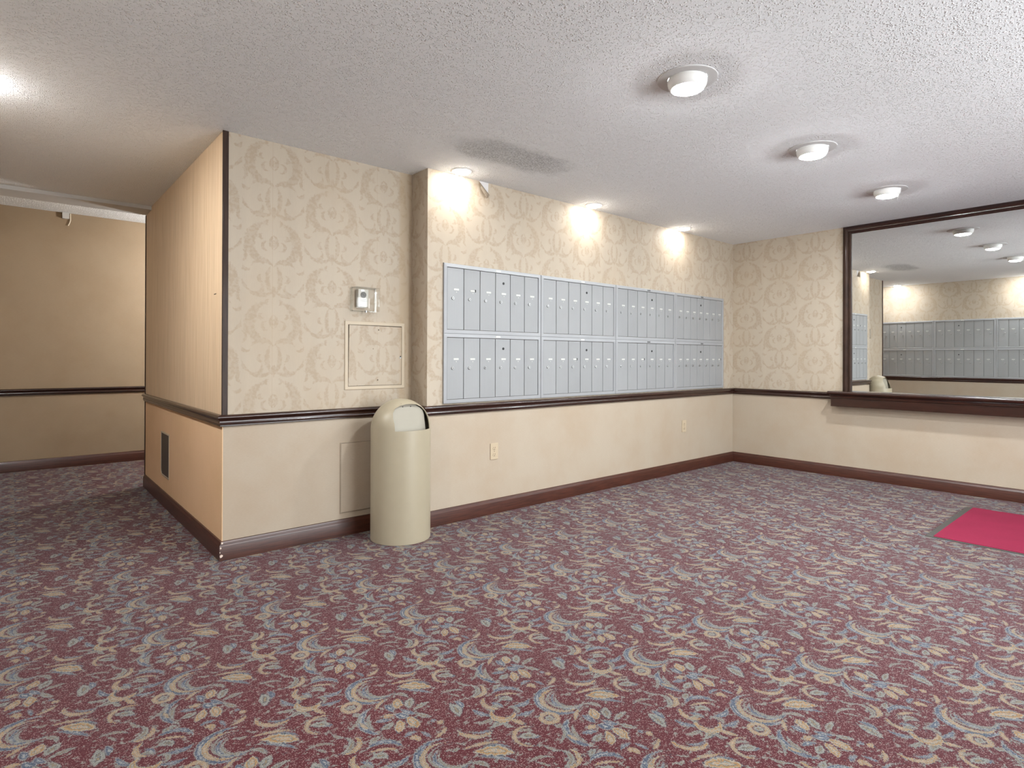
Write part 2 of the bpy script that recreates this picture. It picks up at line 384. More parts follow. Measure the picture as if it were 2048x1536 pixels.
M['tag'] = simple('white_tag', (188, 188, 184), 0.45)
M['tag_dark'] = simple('worn_dark_tag', (80, 80, 80), 0.5)
M['beige'] = simple('beige_enamel', (158, 148, 127), 0.38, 0, 0.45, vary=0.03)
M['flap'] = simple('beige_flap_enamel', (150, 144, 130), 0.42, 0, 0.45)
M['white'] = simple('white_paint', (228, 228, 226), 0.45)
M['ivory'] = simple('ivory_plastic', (180, 163, 138), 0.4)
M['slot'] = simple('dark_slot', (70, 56, 42), 0.7)
M['panel_paint'] = simple('cream_painted_metal', (180, 165, 143), 0.5, vary=0.05)
M['grey_plastic'] = simple('grey_plastic', (176, 172, 162), 0.45)
M['dial'] = simple('dark_dial', (78, 74, 70), 0.5)
M['vent'] = simple('dark_vent_mesh', (74, 66, 58), 0.6, 0.2)
M['mat_red'] = None
M['rubber'] = simple('dark_rubber', (62, 58, 54), 0.7)
M['gypsum'] = simple('bare_grey_plaster', (196, 194, 194), 0.8)
M['chip'] = simple('bare_chipped_wood', (214, 196, 182), 0.8)
M['cord'] = simple('white_cord', (226, 216, 196), 0.5)
M['lens_wall'] = mat_emit('wall_light_lens', WARM, LAMP_WALL)
M['lens_wall2'] = mat_emit('opposite_wall_light_lens', (0.97, 0.985, 1.0, 1), LAMP_WALL2)
M['lens_eye'] = mat_emit('eyeball_light_lens', (0.92, 0.975, 1.0, 1), LAMP_EYE)
M['lens_hall'] = mat_emit('hall_light_lens', (0.97, 0.985, 1.0, 1), LAMP_HALL)
def _mirror():
    t = T('silvered_glass'); return t.set((236, 238, 236), 0.0, 1.0)
M['mirror'] = _mirror()
def _redmat():
    t = T('red_carpet_mat'); pos = t.pos(); n = t.noise(pos, 300, 2); b = t.noise(pos, 3.5, 3)
    c = t.scale_col(lin((142, 36, 66)), t.f('ADD', t.f('MULTIPLY_ADD', n, 0.4, 0.45), t.f('MULTIPLY', b, 0.25)))
    t.bump(n, 0.4, 0.003); t.set(c, 0.95, 0, 0.2); return t.m
M['mat_red'] = _redmat()
def _acrylic():
    t = T('clear_acrylic'); nt = t.t
    tr = t.n('ShaderNodeBsdfTransparent'); tr.inputs[0].default_value = (0.97, 0.975, 0.97, 1)
    gl = t.n('ShaderNodeBsdfGlossy'); gl.inputs['Roughness'].default_value = 0.06
    lw = t.n('ShaderNodeLayerWeight'); lw.inputs[0].default_value = 0.5
    mx = t.n('ShaderNodeMixShader'); k = t.f('MULTIPLY_ADD', t.f('POWER', lw.outputs['Facing'], 4.0), 0.6, 0.045, clamp=True)
    nt.links.new(k, mx.inputs[0]); nt.links.new(tr.outputs[0], mx.inputs[1]); nt.links.new(gl.outputs[0], mx.inputs[2])
    nt.links.new(mx.outputs[0], nt.nodes['Material Output'].inputs[0]); return t.m
M['acrylic'] = _acrylic()

# ------------------------------------------------------------------ geometry helpers
def obj(name, bm, mat, parent=None, smooth=False):
    me = bpy.data.meshes.new(name)
    bmesh.ops.recalc_face_normals(bm, faces=bm.faces)
    bm.to_mesh(me); bm.free()
    for m in (mat if isinstance(mat, (list, tuple)) else [mat]): me.materials.append(m)
    if smooth:
        for p in me.polygons: p.use_smooth = True
        if smooth != 'all':
            try: me.set_sharp_from_angle(angle=math.radians(35))
            except Exception: pass
    o = bpy.data.objects.new(name, me); COL.objects.link(o)
    if parent: o.parent = parent
    return o
def struct(o): o['kind'] = 'structure'; return o
def thing(name, label, cat, loc=(0, 0, 0), rz=0, group=None):
    o = bpy.data.objects.new(name, None); COL.objects.link(o); o.empty_display_size = 0.1
    o.location = loc; o.rotation_euler = (0, 0, rz); o['label'] = label; o['category'] = cat
    if group: o['group'] = group
    return o
def dup(root, loc, rz, label, group=None):
    r = root.copy(); COL.objects.link(r); r.location = loc; r.rotation_euler = (0, 0, rz); r['label'] = label
    if group: r['group'] = group
    for ch in list(root.children):
        c = ch.copy(); COL.objects.link(c); c.parent = r
        for g in list(ch.children):
            d = g.copy(); COL.objects.link(d); d.parent = c
    return r
def box(bm, x0, x1, y0, y1, z0, z1, bevel=0.0, mi=0):
    vs = [bm.verts.new((x, y, z)) for x in (x0, x1) for y in (y0, y1) for z in (z0, z1)]
    fs = [bm.faces.new([vs[i] for i in q]) for q in ((0,1,3,2),(4,6,7,5),(0,4,5,1),(2,3,7,6),(0,2,6,4),(1,5,7,3))]
    for f in fs: f.material_index = mi
    if bevel:
        es = list({e for f in fs for e in f.edges})
        bmesh.ops.bevel(bm, geom=es, offset=bevel, segments=2, affect='EDGES', profile=0.5)
    return bm
def boxo(name, b, mat, parent=None, bevel=0.0):
    return obj(name, box(bmesh.new(), *b, bevel=bevel), mat, parent)
def lathe(bm, prof, n=40, c=(0, 0, 0), mi=0):
    rings = []
    for r, z in prof:
        if r < 1e-6: rings.append([bm.verts.new((c[0], c[1], c[2]+z))]); continue
        rings.append([bm.verts.new((c[0]+r*math.cos(2*math.pi*i/n), c[1]+r*math.sin(2*math.pi*i/n), c[2]+z)) for i in range(n)])
    for a, b in zip(rings, rings[1:]):
        for i in range(n):
            j = (i+1) % n
            q = [a[i % len(a)], a[j % len(a)], b[j % len(b)], b[i % len(b)]]
            q2 = []
            for v in q:
                if v not in q2: q2.append(v)
            if len(q2) > 2:
                f = bm.faces.new(q2); f.material_index = mi
    return bm
def cyl(bm, p, q, r, n=16):
    """capped round bar from p to q"""
    p = Vector(p); q = Vector(q); d = (q-p).normalized()
    a = d.orthogonal().normalized(); b = d.cross(a)
    A = [bm.verts.new(p+r*(math.cos(t)*a+math.sin(t)*b)) for t in (2*math.pi*i/n for i in range(n))]
    B = [bm.verts.new(v.co+(q-p)) for v in A]
    bm.faces.new(A); bm.faces.new(list(reversed(B)))
    for i in range(n): bm.faces.new((A[i], A[(i+1) % n], B[(i+1) % n], B[i]))
    return bm
def sweep(path, prof, i):
    """mesh of segment i of a moulding that follows path on its right hand side, mitred at the corners; prof is (depth, z)"""
    P = [Vector(p) for p in path]
    def off(k, d):
        def nrm(a, b):
            t = (b-a).normalized(); return Vector((t.y, -t.x))
        if k == 0: return P[0]+nrm(P[0], P[1])*d
        if k == len(P)-1: return P[-1]+nrm(P[-2], P[-1])*d
        n1, n2 = nrm(P[k-1], P[k]), nrm(P[k], P[k+1])
        return P[k]+(n1+n2)*(d/(1+n1.dot(n2)))
    bm = bmesh.new(); A, B = [], []
    for d, z in prof:
        a, b = off(i, d), off(i+1, d)
        A.append(bm.verts.new((a.x, a.y, z))); B.append(bm.verts.new((b.x, b.y, z)))
    n = len(prof)
    for k in range(n): bm.faces.new((A[k], A[(k+1) % n], B[(k+1) % n], B[k]))
    bm.faces.new(A); bm.faces.new(list(reversed(B)))
    return bm
def tube(pts, r, n=8):
    bm = bmesh.new(); rings = []
    P = [Vector(p) for p in pts]
    for i, p in enumerate(P):
        d = (P[min(i+1, len(P)-1)]-P[max(i-1, 0)]).normalized(); a = d.cross(Vector((0.3, 1, 0.2))).normalized(); b = d.cross(a)
        rings.append([bm.verts.new(p+r*(math.cos(2*math.pi*k/n)*a+math.sin(2*math.pi*k/n)*b)) for k in range(n)])
    for a, b in zip(rings, rings[1:]):
        for k in range(n): bm.faces.new((a[k], a[(k+1) % n], b[(k+1) % n], b[k]))
    bm.faces.new(rings[0]); bm.faces.new(list(reversed(rings[-1])))
    return bm

# ------------------------------------------------------------------ the setting
def wall(name, x0, x1, y0, y1, upper, lower, z1):
    """a wall whose covering changes at rail height: rings of one closed mesh"""
    bm = bmesh.new(); R = []
    for z in (0.0, DZ, z1):
        R.append([bm.verts.new((x, y, z)) for x, y in ((x0, y0), (x1, y0), (x1, y1), (x0, y1))])
    for k in (0, 1):
        for i in range(4):
            f = bm.faces.new((R[k][i], R[k][(i+1) % 4], R[k+1][(i+1) % 4], R[k+1][i])); f.material_index = 1-k
    bm.faces.new(R[0]); bm.faces.new(R[2])
    return struct(obj(name, bm, [upper, lower]))
HH = 2.645
struct(boxo('floor', (XL-0.2, 0.3, YF-0.2, YH+0.2, -0.1, 0.0), M['carpet']))
struct(boxo('ceiling', (XL-0.2, 0.3, YF-0.2, 2.43, H, H+0.16), M['popcorn']))
struct(boxo('ceiling_hall', (XL-0.2, 0.3, 2.60, YH+0.2, HH, HH+0.15), M['popcorn_hall']))
struct(boxo('ceiling_beam', (XL-0.1, X2+0.10, 2.43, Y3, 2.41, HH+0.05), M['plaster'], bevel=0.003))
struct(boxo('trim_ceiling', (-5.785, -5.727, YH-0.03, YH, 2.583, HH+0.01), M['plaster'], bevel=0.002))
wb = wall('wall_back', X1, 0.0, 0.0, 0.4, M['paper_back'], M['vinyl'], H+0.02)
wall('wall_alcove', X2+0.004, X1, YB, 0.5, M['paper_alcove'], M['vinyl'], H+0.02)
wp = wall('wall_panel', X2, X2+0.004, YB+0.0005, Y3, M['grain'], M['vinyl_warmed'], H+0.02)
wall('wall_right', 0.0, 0.15, YF, 0.4, M['paper_right'], M['vinyl'], H+0.02)
wall('wall_left', XL-0.15, XL, YF, YH+0.1, M['paper_left'], M['vinyl'], HH+0.02)
wall('wall_hall', XL, 0.2, YH, YH+0.15, M['hall'], M['hall'], HH+0.02)
wall('wall_hall_near', X2+0.004, 0.2, Y3-0.15, Y3-0.001, M['hall'], M['hall'], HH+0.02)
wall('wall_hall_end', -0.6, -0.45, Y3, YH, M['hall'], M['hall'], HH+0.02)
# entrance wall behind the camera: window and added sidelight placed for the daylight, solid door
bm = bmesh.new()
xs = [XL, -4.6, -1.80, -1.46, -1.04, -0.98, -0.10, 0.0]
for a, b, z0, z1 in ((0, 1, 0, H+.02), (1, 2, 0, .15), (1, 2, 2.36, H+.02), (2, 3, 0, H+.02), (3, 4, 0, .15), (3, 4, 2.36, H+.02), (4, 5, 0, H+.02), (5, 6, 2.10, H+.02), (6, 7, 0, H+.02)):
    box(bm, xs[a], xs[b], YF-0.15, YF, z0, z1)
bmesh.ops.remove_doubles(bm, verts=bm.verts, dist=1e-4)
struct(obj('wall_front', bm, M['vinyl']))
def glazing(name, x0, x1, z0, z1, mull):
    bm = bmesh.new(); y0, y1, w = YF-0.11, YF-0.04, 0.06
    for b in ((x0, x0+w, z0, z1), (x1-w, x1, z0, z1), (x0+w, x1-w, z0, z0+w), (x0+w, x1-w, z1-w, z1)): box(bm, b[0], b[1], y0, y1, b[2], b[3])
    bmesh.ops.remove_doubles(bm, verts=bm.verts, dist=1e-4)
    fr = struct(obj(name, bm, M['wood_v'])); n = mull+1; pw = (x1-x0-2*w)/n
    for i in range(n):
        boxo('pane', (x0+w+i*pw+0.012*(i > 0), x0+w+(i+1)*pw-0.012*(i < n-1), YF-0.078, YF-0.072, z0+w, z1-w), M['acrylic'], fr)
        if i: boxo('mullion', (x0+w+i*pw-0.014, x0+w+i*pw+0.014, y0, y1, z0+w, z1-w), M['wood_v'], fr)
    return fr
glazing('window_1', xs[1], xs[2], 0.15, 2.36, 3)
glazing('added_sidelight', xs[3], xs[4], 0.15, 2.36, 0)  # added pane, placed to give the guard its white reflection
d1 = struct(boxo('door_1', (xs[5], xs[6], YF-0.10, YF-0.05, 0.0, 2.10), M['wood_v']))
obj('door_handle', cyl(bmesh.new(), (xs[5]+0.09, YF-0.03, 0.85), (xs[5]+0.09, YF-0.03, 1.25), 0.012), M['chrome'], d1)

RAIL = [(0, .758), (.010, .758), (.014, .761), (.014, .767), (.020, .771), (.021, .776), (.018, .781), (.017, .792), (.021, .799),
        (.028, .804), (.030, .809), (.030, .813), (.026, .819), (.018, .824), (0, .824)]
BASE = [(0, 0), (.016, 0), (.016, .082), (.014, .088), (.010, .095), (.008, .106), (0, .108)]
path1 = [(X2, Y3), (X2, YB), (X1, YB), (X1, 0.0), (0.0, 0.0), (0.0, -1.058)]
path1b = path1[:-1]+[(0.0, YF)]
path2 = [(XL, YF), (XL, YH), (-0.6, YH)]
n = 0
for path, prof, pre, mat in ((path1, RAIL, 'trim', 'wood'), (path1b, BASE, 'baseboard', 'base'), (path2, RAIL, 'trim', 'wood'), (path2, BASE, 'baseboard', 'base')):
    names = ['panel', 'alcove', 'return', 'back', 'right'] if path is not path2 else ['left', 'hall']
    for i in range(len(path)-1):
        n += 1
        o = struct(obj('trim_%d' % n if pre == 'trim' else 'baseboard_'+names[i], sweep(path, prof, i), M[mat], smooth=True))
        if o.name == 'baseboard_alcove':
            for cx, cz, rr in ((-5.283, .074, .0055), (-5.280, .028, .010), (-5.2755, .100, .006), (-5.286, .05, .003)):
                b2 = bmesh.new(); k = 9
                ring = [(cx+rr*random.uniform(.6, 1.15)*math.cos(2*math.pi*t/k), cz+rr*1.2*random.uniform(.6, 1.15)*math.sin(2*math.pi*t/k)) for t in range(k)]
                a = [b2.verts.new((p[0], YB-0.0172, p[1])) for p in ring]; c = [b2.verts.new((p[0], YB-0.012, p[1])) for p in ring]
                b2.faces.new(a); b2.faces.new(c)
                for t in range(k): b2.faces.new((a[t], a[(t+1) % k], c[(t+1) % k], c[t]))
                obj('paint_chip', b2, M['chip'], o)
# dark upright trims on the panel wall
struct(boxo('trim_corner', (X2-0.004, X2+0.027, YB-0.007, YB+0.006, .822, H), M['wood_v'], bevel=0.002))
struct(boxo('trim_panel_end', (X2-0.006, X2+0.03, Y3-0.012, Y3+0.006, 0, 2.408), M['wood_v'], bevel=0.002))
# scuff on the panel, torn and curled wallpaper over the mailboxes
b2 = bmesh.new(); box(b2, X2-0.0012, X2+0.003, 0.345, 0.392, 1.521, 1.526); obj('scuff_mark', b2, M['slot'], wp)
def curl():
    bm = bmesh.new()
    tri = [(-3.603, 2.4395), (-3.520, 2.4395), (-3.524, 2.345)]
    a = [bm.verts.new((x, -0.0015, z)) for x, z in tri]; b = [bm.verts.new((x, 0.002, z)) for x, z in tri]
    bm.faces.new(a); bm.faces.new(b)
    for t in range(3): bm.faces.new((a[t], a[(t+1) % 3], b[(t+1) % 3], b[t]))
    obj('bare_plaster', bm, M['gypsum'], wb)
    bm = bmesh.new(); G = []
    for i in range(9):              # folded corner hanging forward
        t = i/8; ang = t*2.3
        y = -0.006-0.03*math.sin(ang); off = 0.026*(1-math.cos(ang))
        e0 = Vector((-3.606, y*0.55-0.001, 2.436-0.05*t)); e1 = Vector((-3.523-off*0.8, y, 2.352-off*0.9))
        G.append([e0.lerp(e1, s/6) + Vector((0, -0.010*math.sin(math.pi*s/6)*t, -0.012*math.sin(math.pi*s/6)*t)) for s in range(7)])
    V = [[bm.verts.new(p) for p in r] for r in G]
    for r, q in zip(V, V[1:]):
        for s in range(6): bm.faces.new((r[s], r[s+1], q[s+1], q[s]))
    bmesh.ops.solidify(bm, geom=bm.faces[:], thickness=0.0012)
    obj('curled_paper', bm, M['paper_back'], wb, True)
curl()

# ------------------------------------------------------------------ mailboxes
UW, UH, FB = 0.921, 0.4885, 0.027
def frame_mesh():
    bm = bmesh.new()
    loops = [(0.0, 0.0), (0.0, -0.012), (0.0025, -0.0145), (FB-0.002, -0.0155), (FB, -0.0135), (FB, 0.0)]
    R = []
    for t, y in loops:
        R.append([bm.verts.new(p) for p in ((-UW/2+t, y, t), (UW/2-t, y, t), (UW/2-t, y, UH-t), (-UW/2+t, y, UH-t))])
    for a, b in zip(R, R[1:]):
        for i in range(4):
            f = bm.faces.new((a[i], a[(i+1) % 4], b[(i+1) % 4], b[i])); f.material_index = i % 2
    return bm
def brushed(name, rot):
    t = T(name); pos = t.pos(); tg = t.n('ShaderNodeTangent', direction_type='RADIAL', axis='Z')
    t.t.links.new(tg.outputs[0], t.b.inputs['Tangent'])
    t.b.inputs['Anisotropic'].default_value = 0.7; t.b.inputs['Anisotropic Rotation'].default_value = rot
    g = t.noise(pos, 4, 3)
    return t.set(t.scale_col(lin((150, 151, 153)), t.f('MULTIPLY_ADD', g, 0.2, 0.9)), 0.45, 0.2, 0.5)
MF = [brushed('brushed_frame_across', 0.0), brushed('brushed_frame_upright', 0.25)]
def door_mesh(w, h):
    bm = bmesh.new(); prof = [(-w/2, 0), (-w/2, -.0075), (-w/2+.0015, -.009), (w/2-.012, -.009), (w/2-.0125, -.0072), (w/2-.001, -.0072), (w/2, -.006), (w/2, 0)]
    A = [bm.verts.new((x, y, 0)) for x, y in prof]; B = [bm.verts.new((x, y, h)) for x, y in prof]
    for i in range(len(prof)): j = (i+1) % len(prof); bm.faces.new((A[i], A[j], B[j], B[i]))
    bm.faces.new(A); bm.faces.new(B)
    return bm
def make_bank(nd, label, loc, rz, group, tagmat, odd=None):
    t = thing('mailbox_bank', label, 'mailbox', loc, rz, group)
    obj('frame', frame_mesh(), MF, t)
    boxo('back_plate', (-UW/2+0.004, UW/2-0.004, -0.003, 0.0, 0.004, UH-0.004), M['slot'], t)
    b2 = bmesh.new(); box(b2, 0.0, 0.045, -0.0170, -0.0150, UH-0.020, UH-0.008, bevel=0.0005); obj('number_tag', b2, tagmat, t)
    w = (UW-2*FB)/nd; h = UH-2*FB-0.006
    shared = {}
    def part(name, fn, mat, parent, loc=(0, 0, 0), smooth=False):
        if name not in shared: shared[name] = obj(name, fn(), mat, parent, smooth); o = shared[name]
        else:
            o = shared[name].copy(); COL.objects.link(o); o.parent = parent
        o.location = loc; return o
    for i in range(nd):
        x = -UW/2+FB+w*(i+.5)
        d = part('door', lambda: door_mesh(w-0.0035, h), M['alu'], t, (x, -0.003, FB+0.003))
        part('lock', lambda: lathe_y(0.0105, 0.007), M['chrome'], d, (-w*.17, -0.009, h*.505), True)
        part('keyhole', lambda: box(bmesh.new(), -.0012, .0012, -.0012, 0, -.005, .005), M['black'], d, (-w*.17, -0.016, h*.505))
        nm = part('name_tag', lambda: box(bmesh.new(), -.022, .022, -.0018, 0, -.0065, .0065, bevel=.0006), M['tag'], d, (w*.04, -0.009, h*.652))
        part('peg', lambda: box(bmesh.new(), -.004, .004, -.002, 0, -.003, .003, bevel=.0006), M['tag'], d, (w*.04, -0.009, h*.610))
        if odd and i in odd:
            b2 = bmesh.new(); box(b2, .018, .026, -.0035, 0, -.008, .010); o = obj('tag_end', b2, M['black'], d); o.location = (w*.04, -0.009, h*.652)
        if i == 3:
            o = part('master_lock', lambda: lathe_y(0.0095, 0.003), M['black'], d, (w*.02, -0.009, h*.835), True)
    return t
def lathe_y(r, dpt):
    bm = bmesh.new(); lathe(bm, [(r, 0), (r, dpt*.8), (r*.86, dpt), (0, dpt)], 18)
    bmesh.ops.rotate(bm, verts=bm.verts, cent=(0, 0, 0), matrix=Matrix.Rotation(math.radians(90), 3, 'X'))
    return bm
G1 = 'mailbox banks on the back wall'; G2 = 'mailbox banks seen in the mirror'
place = ['at the left end by the trash can', 'second from the left end', 'second from the mirror wall corner', 'at the right end by the mirror wall corner']
for c in range(4):
    for r in range(2):
        lab = '%s grey mailbox bank, %s' % ('upper' if r else 'lower', place[c])
        make_bank(7 if c == 3 else 6, lab, (-3.9175+UW*(c+.5)+0.003*c, -0.0005, 0.8345+r*UH), 0, G1, M['tag'] if c < 2 else M['tag_dark'],
                  {(0, 1): [1], (1, 0): [2], (3, 0): [6], (2, 0): [2]}.get((c, r)))
where = ['behind the dark corner trim', 'in the middle of the mirrored wall', 'cut by the right edge of the mirror view']
first = {}
for c in range(3):
    for r in range(2):
        lab = '%s mailbox bank reflected in the mirror, %s' % ('upper' if r else 'lower', where[c])
        loc, rz = (XL+0.0005, 0.64-UW*(c+.5), 0.825+r*(UH-0.003)), math.radians(90)
        if 'b' not in first: first['b'] = make_bank(6, lab, loc, rz, G2, M['tag'])
        else: dup(first['b'], loc, rz, lab, G2)

# ------------------------------------------------------------------ mirror and shelf
def mirror():
    t = thing('wall_mirror', 'large wall mirror in a dark mahogany frame above the long shelf', 'mirror', (0, -2.4, 0.842))
    o = Vector(t.location)
    y0, y1, z0, z1 = -4.98, -1.225, 0.842, 2.372
    def g(y, z):
        if y < -3.0: return g(-3.0, z)-0.004*(y+3.0)
        return -0.020+.00512*(y+1.9)+.004176*(y+1.9)**2-.0047*(z-1.6)-.00345*(z-1.6)**2
    bm = bmesh.new(); ny, nz = 96, 48; V = []
    for i in range(ny+1):
        V.append([bm.verts.new(Vector((g(y0+(y1-y0)*i/ny, z0+(z1-z0)*k/nz), y0+(y1-y0)*i/ny, z0+(z1-z0)*k/nz))-o) for k in range(nz+1)])
    for i in range(ny):
        for k in range(nz): bm.faces.new((V[i][k], V[i][k+1], V[i+1][k+1], V[i+1][k]))
    ob = obj('mirror_glass', bm, M['mirror'], t, 'all')
    boxo('backing', (-0.003, -0.0005, y0-o.y, y1-o.y, 0.0, z1-o.z), M['slot'], t)
    fw_ = 0.076
    P = [(0, 0), (0, -.020), (.006, -.026), (.026, -.030), (.034, -.026), (.050, -.026), (.058, -.034), (.070, -.036), (fw_, -.030), (fw_, 0)]   # (from the outer edge, out of the wall)
    Y0, Y1, Z0, Z1 = -5.056, -1.156, 0.842, H-0.001
    # upright near the corner, top rail, far upright; mitred at the top, square on the shelf
    def upright(ye, sgn):
        bm = bmesh.new(); A, B = [], []
        for tt, x in P:
            A.append(bm.verts.new(Vector((x, ye-sgn*tt, Z0))-o)); B.append(bm.verts.new(Vector((x, ye-sgn*tt, Z1-tt))-o))
        for i in range(len(P)): j = (i+1) % len(P); bm.faces.new((A[i], A[j], B[j], B[i]))
        bm.faces.new(A); bm.faces.new(B); obj('frame_upright', bm, M['wood_v'], t, True)
    upright(Y1, 1); upright(Y0, -1)
    bm = bmesh.new(); A, B = [], []
    for tt, x in P:
        A.append(bm.verts.new(Vector((x, Y1-tt, Z1-tt))-o)); B.append(bm.verts.new(Vector((x, Y0+tt, Z1-tt))-o))
    for i in range(len(P)): j = (i+1) % len(P); bm.faces.new((A[i], A[j], B[j], B[i]))
    bm.faces.new(A); bm.faces.new(B); obj('frame_rail', bm, M['wood'], t, True)
mirror()
t = thing('wall_shelf', 'long glossy mahogany shelf with a moulded edge under the wall mirror', 'shelf', (0, -2.4, 0.695))
SH = [(0, .775), (.118, .775), (.124, .779), (.124, .785), (.118, .789), (.119, .797), (.128, .806), (.138, .812), (.142, .818), (.142, .834), (.138, .841), (0, .842)]
def prism(prof, y0, y1, o, ret=0.0):
    bm = bmesh.new(); dm = max(d for d, z in prof); A, B = [], []
    for d, z in prof:
        e = (d-dm)*ret if d > 0 else (prof[1][0]-dm)*ret
        A.append(bm.verts.new(Vector((-d-0.0003, y0-e, z))-o)); B.append(bm.verts.new(Vector((-d-0.0003, y1+e, z))-o))
    for i in range(len(prof)): j = (i+1) % len(prof); bm.faces.new((A[i], A[j], B[j], B[i]))
    bm.faces.new(A); bm.faces.new(B); return bm
obj('shelf_top', prism(SH, -5.14, -1.058, Vector(t.location), 1.0), M['wood'], t, True)
obj('apron', prism([(0, .695), (.112, .695), (.114, .697), (.114, .775), (0, .775)], -5.12, -1.082, Vector(t.location)), M['wood'], t)

# ------------------------------------------------------------------ trash can
def trash():
    R, ZB, th = 0.190, 0.70, 0.006
    t = thing('trash_can', 'beige dome-topped trash can with push flap standing by the alcove wall', 'trash can', (-4.275, -0.058, 0))
    bm = bmesh.new()
    prof = [(R-th, 0.0), (R-.002, 0.0), (R, .002), (R, ZB)]
    nd = 20
    prof += [(R*math.cos(a), ZB+R*math.sin(a)) for a in (math.pi/2*i/nd for i in range(1, nd+1))][:-1]+[(0, ZB+R)]
    inner = [(0, ZB+R-th)]+[((R-th)*math.cos(a), ZB+(R-th)*math.sin(a)) for a in (math.pi/2*(nd-i)/nd for i in range(1, nd))]+[(R-th, ZB), (R-th, 0.0)]
    lathe(bm, prof+inner, 96); bmesh.ops.remove_doubles(bm, verts=bm.verts, dist=1e-5)
    shell = obj('body', bm, M['beige'], None)
    # opening: everything in front between two uprights, up to an arch
    cb = bmesh.new(); pts = [(-.124, ZB), (.124, ZB)]
    pts += [(.124-0.022*s*s, ZB+.085+.085*math.sin(math.pi/2*s)) for s in (0, .25, .5, .75)]
    arch = [(x, z) for x, z in ((.117, ZB+.108), (.095, ZB+.136), (.06, ZB+.153), (.02, ZB+.160), (-.02, ZB+.160), (-.06, ZB+.153), (-.095, ZB+.136), (-.117, ZB+.108))]
    pts = [(-.124, ZB), (.124, ZB), (.124, ZB+.08)]+arch+[(-.124, ZB+.08)]
    A = [cb.verts.new((x, -.4, z)) for x, z in pts]; B = [cb.verts.new((x, -.03, z)) for x, z in pts]
    cb.faces.new(A); cb.faces.new(B)
    for i in range(len(pts)): j = (i+1) % len(pts); cb.faces.new((A[i], A[j], B[j], B[i]))
    cut = obj('cutter', cb, M['beige'])
    md = shell.modifiers.new('cut', 'BOOLEAN'); md.operation = 'DIFFERENCE'; md.object = cut; md.solver = 'EXACT'
    bpy.context.view_layer.update()
    dg = bpy.context.evaluated_depsgraph_get(); me = bpy.data.meshes.new_from_object(shell.evaluated_get(dg))
    shell.modifiers.clear(); old = shell.data; shell.data = me; bpy.data.meshes.remove(old)
    bpy.data.objects.remove(cut)
    for p in me.polygons: p.use_smooth = True
    me.set_sharp_from_angle(angle=math.radians(32))
    shell.parent = t
    # flap behind the opening, hung from its top
    fb = bmesh.new(); out = []
    hs = [0.0, .03, .06, .09, .115, .135, .150, .158]
    def yv(h): return -.108+.030*h/.16
    def wv(h): return min(.117-.03*h, max(.012, math.sqrt(max(1e-5, (R-th-.004)**2-h*h-yv(h)**2))))
    right = [(wv(h), h) for h in hs]; poly = right+[(-x, h) for x, h in reversed(right)]
    A = [fb.verts.new((x, yv(h), ZB-.012*(h == 0)+h)) for x, h in poly]; B = [fb.verts.new((x, yv(h)+.006, ZB-.012*(h == 0)+h)) for x, h in poly]
    fb.faces.new(A); fb.faces.new(B)
    for i in range(len(poly)): j = (i+1) % len(poly); fb.faces.new((A[i], A[j], B[j], B[i]))
    fl = obj('flap', fb, M['flap'], t)
    for x in (-.035, .022):
        sb = bmesh.new(); cyl(sb, (x, yv(.143)-.002, ZB+.143), (x, yv(.143)+.002, ZB+.143), .0035, 10); obj('screw', sb, M['black'], fl)
    sb = bmesh.new(); lathe(sb, [(0, .0015), (.004, .0012), (.005, -.001), (0, -.001)], 12); s = obj('rivet', sb, M['beige'], t); s.location = (-0.045, -0.085, ZB+R*math.cos(math.asin(.0962/R)))
    lb = bmesh.new(); lathe(lb, [(0, .10), (R-.012, .10), (R-.012, .66), (R-th-.0005, .66), (R-th-.0005, .098), (0, .098)], 48);
    obj('liner', lb, M['black'], t)
trash()

# ------------------------------------------------------------------ things on the alcove and panel walls
def access_panel(label, x0, x1, z0, z1, mat_frame, mat_door, border, y=YB, gap=.003, latch=True):
    t = thing('access_panel', label, 'access panel', ((x0+x1)/2, y, z0)); w = (x1-x0)/2; h = z1-z0
    bm = bmesh.new(); R = []
    for d, yy in ((0, -.0005), (0, -.004), (.002, -.006), (border, -.006), (border, -.0005)):
        R.append([bm.verts.new(p) for p in ((-w+d, yy, d), (w-d, yy, d), (w-d, yy, h-d), (-w+d, yy, h-d))])
    for a, b in zip(R, R[1:]):
        for i in range(4): bm.faces.new((a[i], a[(i+1) % 4], b[(i+1) % 4], b[i]))
    obj('frame', bm, mat_frame, t)
    boxo('recess', (-w+border, w-border, -.0012, -.0004, border, h-border), M['slot'], t)
    bm = bmesh.new(); x0_, x1_, za, zb = -w+border+gap, w-border-gap, border+gap, h-border-gap
    P = [(x0_-.001, za), (x1_, za), (x1_, zb-.003), (x0_+.005, zb)] if latch else [(x0_, za), (x1_, za), (x1_, zb), (x0_, zb)]
    a = [bm.verts.new((x, -.0062, z)) for x, z in P]; b = [bm.verts.new((x, -.0014, z)) for x, z in P]
    bm.faces.new(a); bm.faces.new(b)
    for i in range(4): bm.faces.new((a[i], a[(i+1) % 4], b[(i+1) % 4], b[i]))
    d = obj('door', bm, mat_door, t)
    return t, d, w, h
t, d, w, h = access_panel('framed square access panel covered in damask paper, below the thermostat guard', -4.541, -4.101, 0.942, 1.391, M['panel_paint'], M['paper_alcove'], .022)
bm = bmesh.new(); cyl(bm, (w-.034, -.0092, h*.47), (w-.034, -.0058, h*.47), .007, 14); lt = obj('latch', bm, M['chrome'], d)
bm = bmesh.new(); box(bm, w-.037, w-.031, -.0102, -.0085, h*.47+.002, h*.47+.012); obj('latch_slot', bm, M['black'], lt)
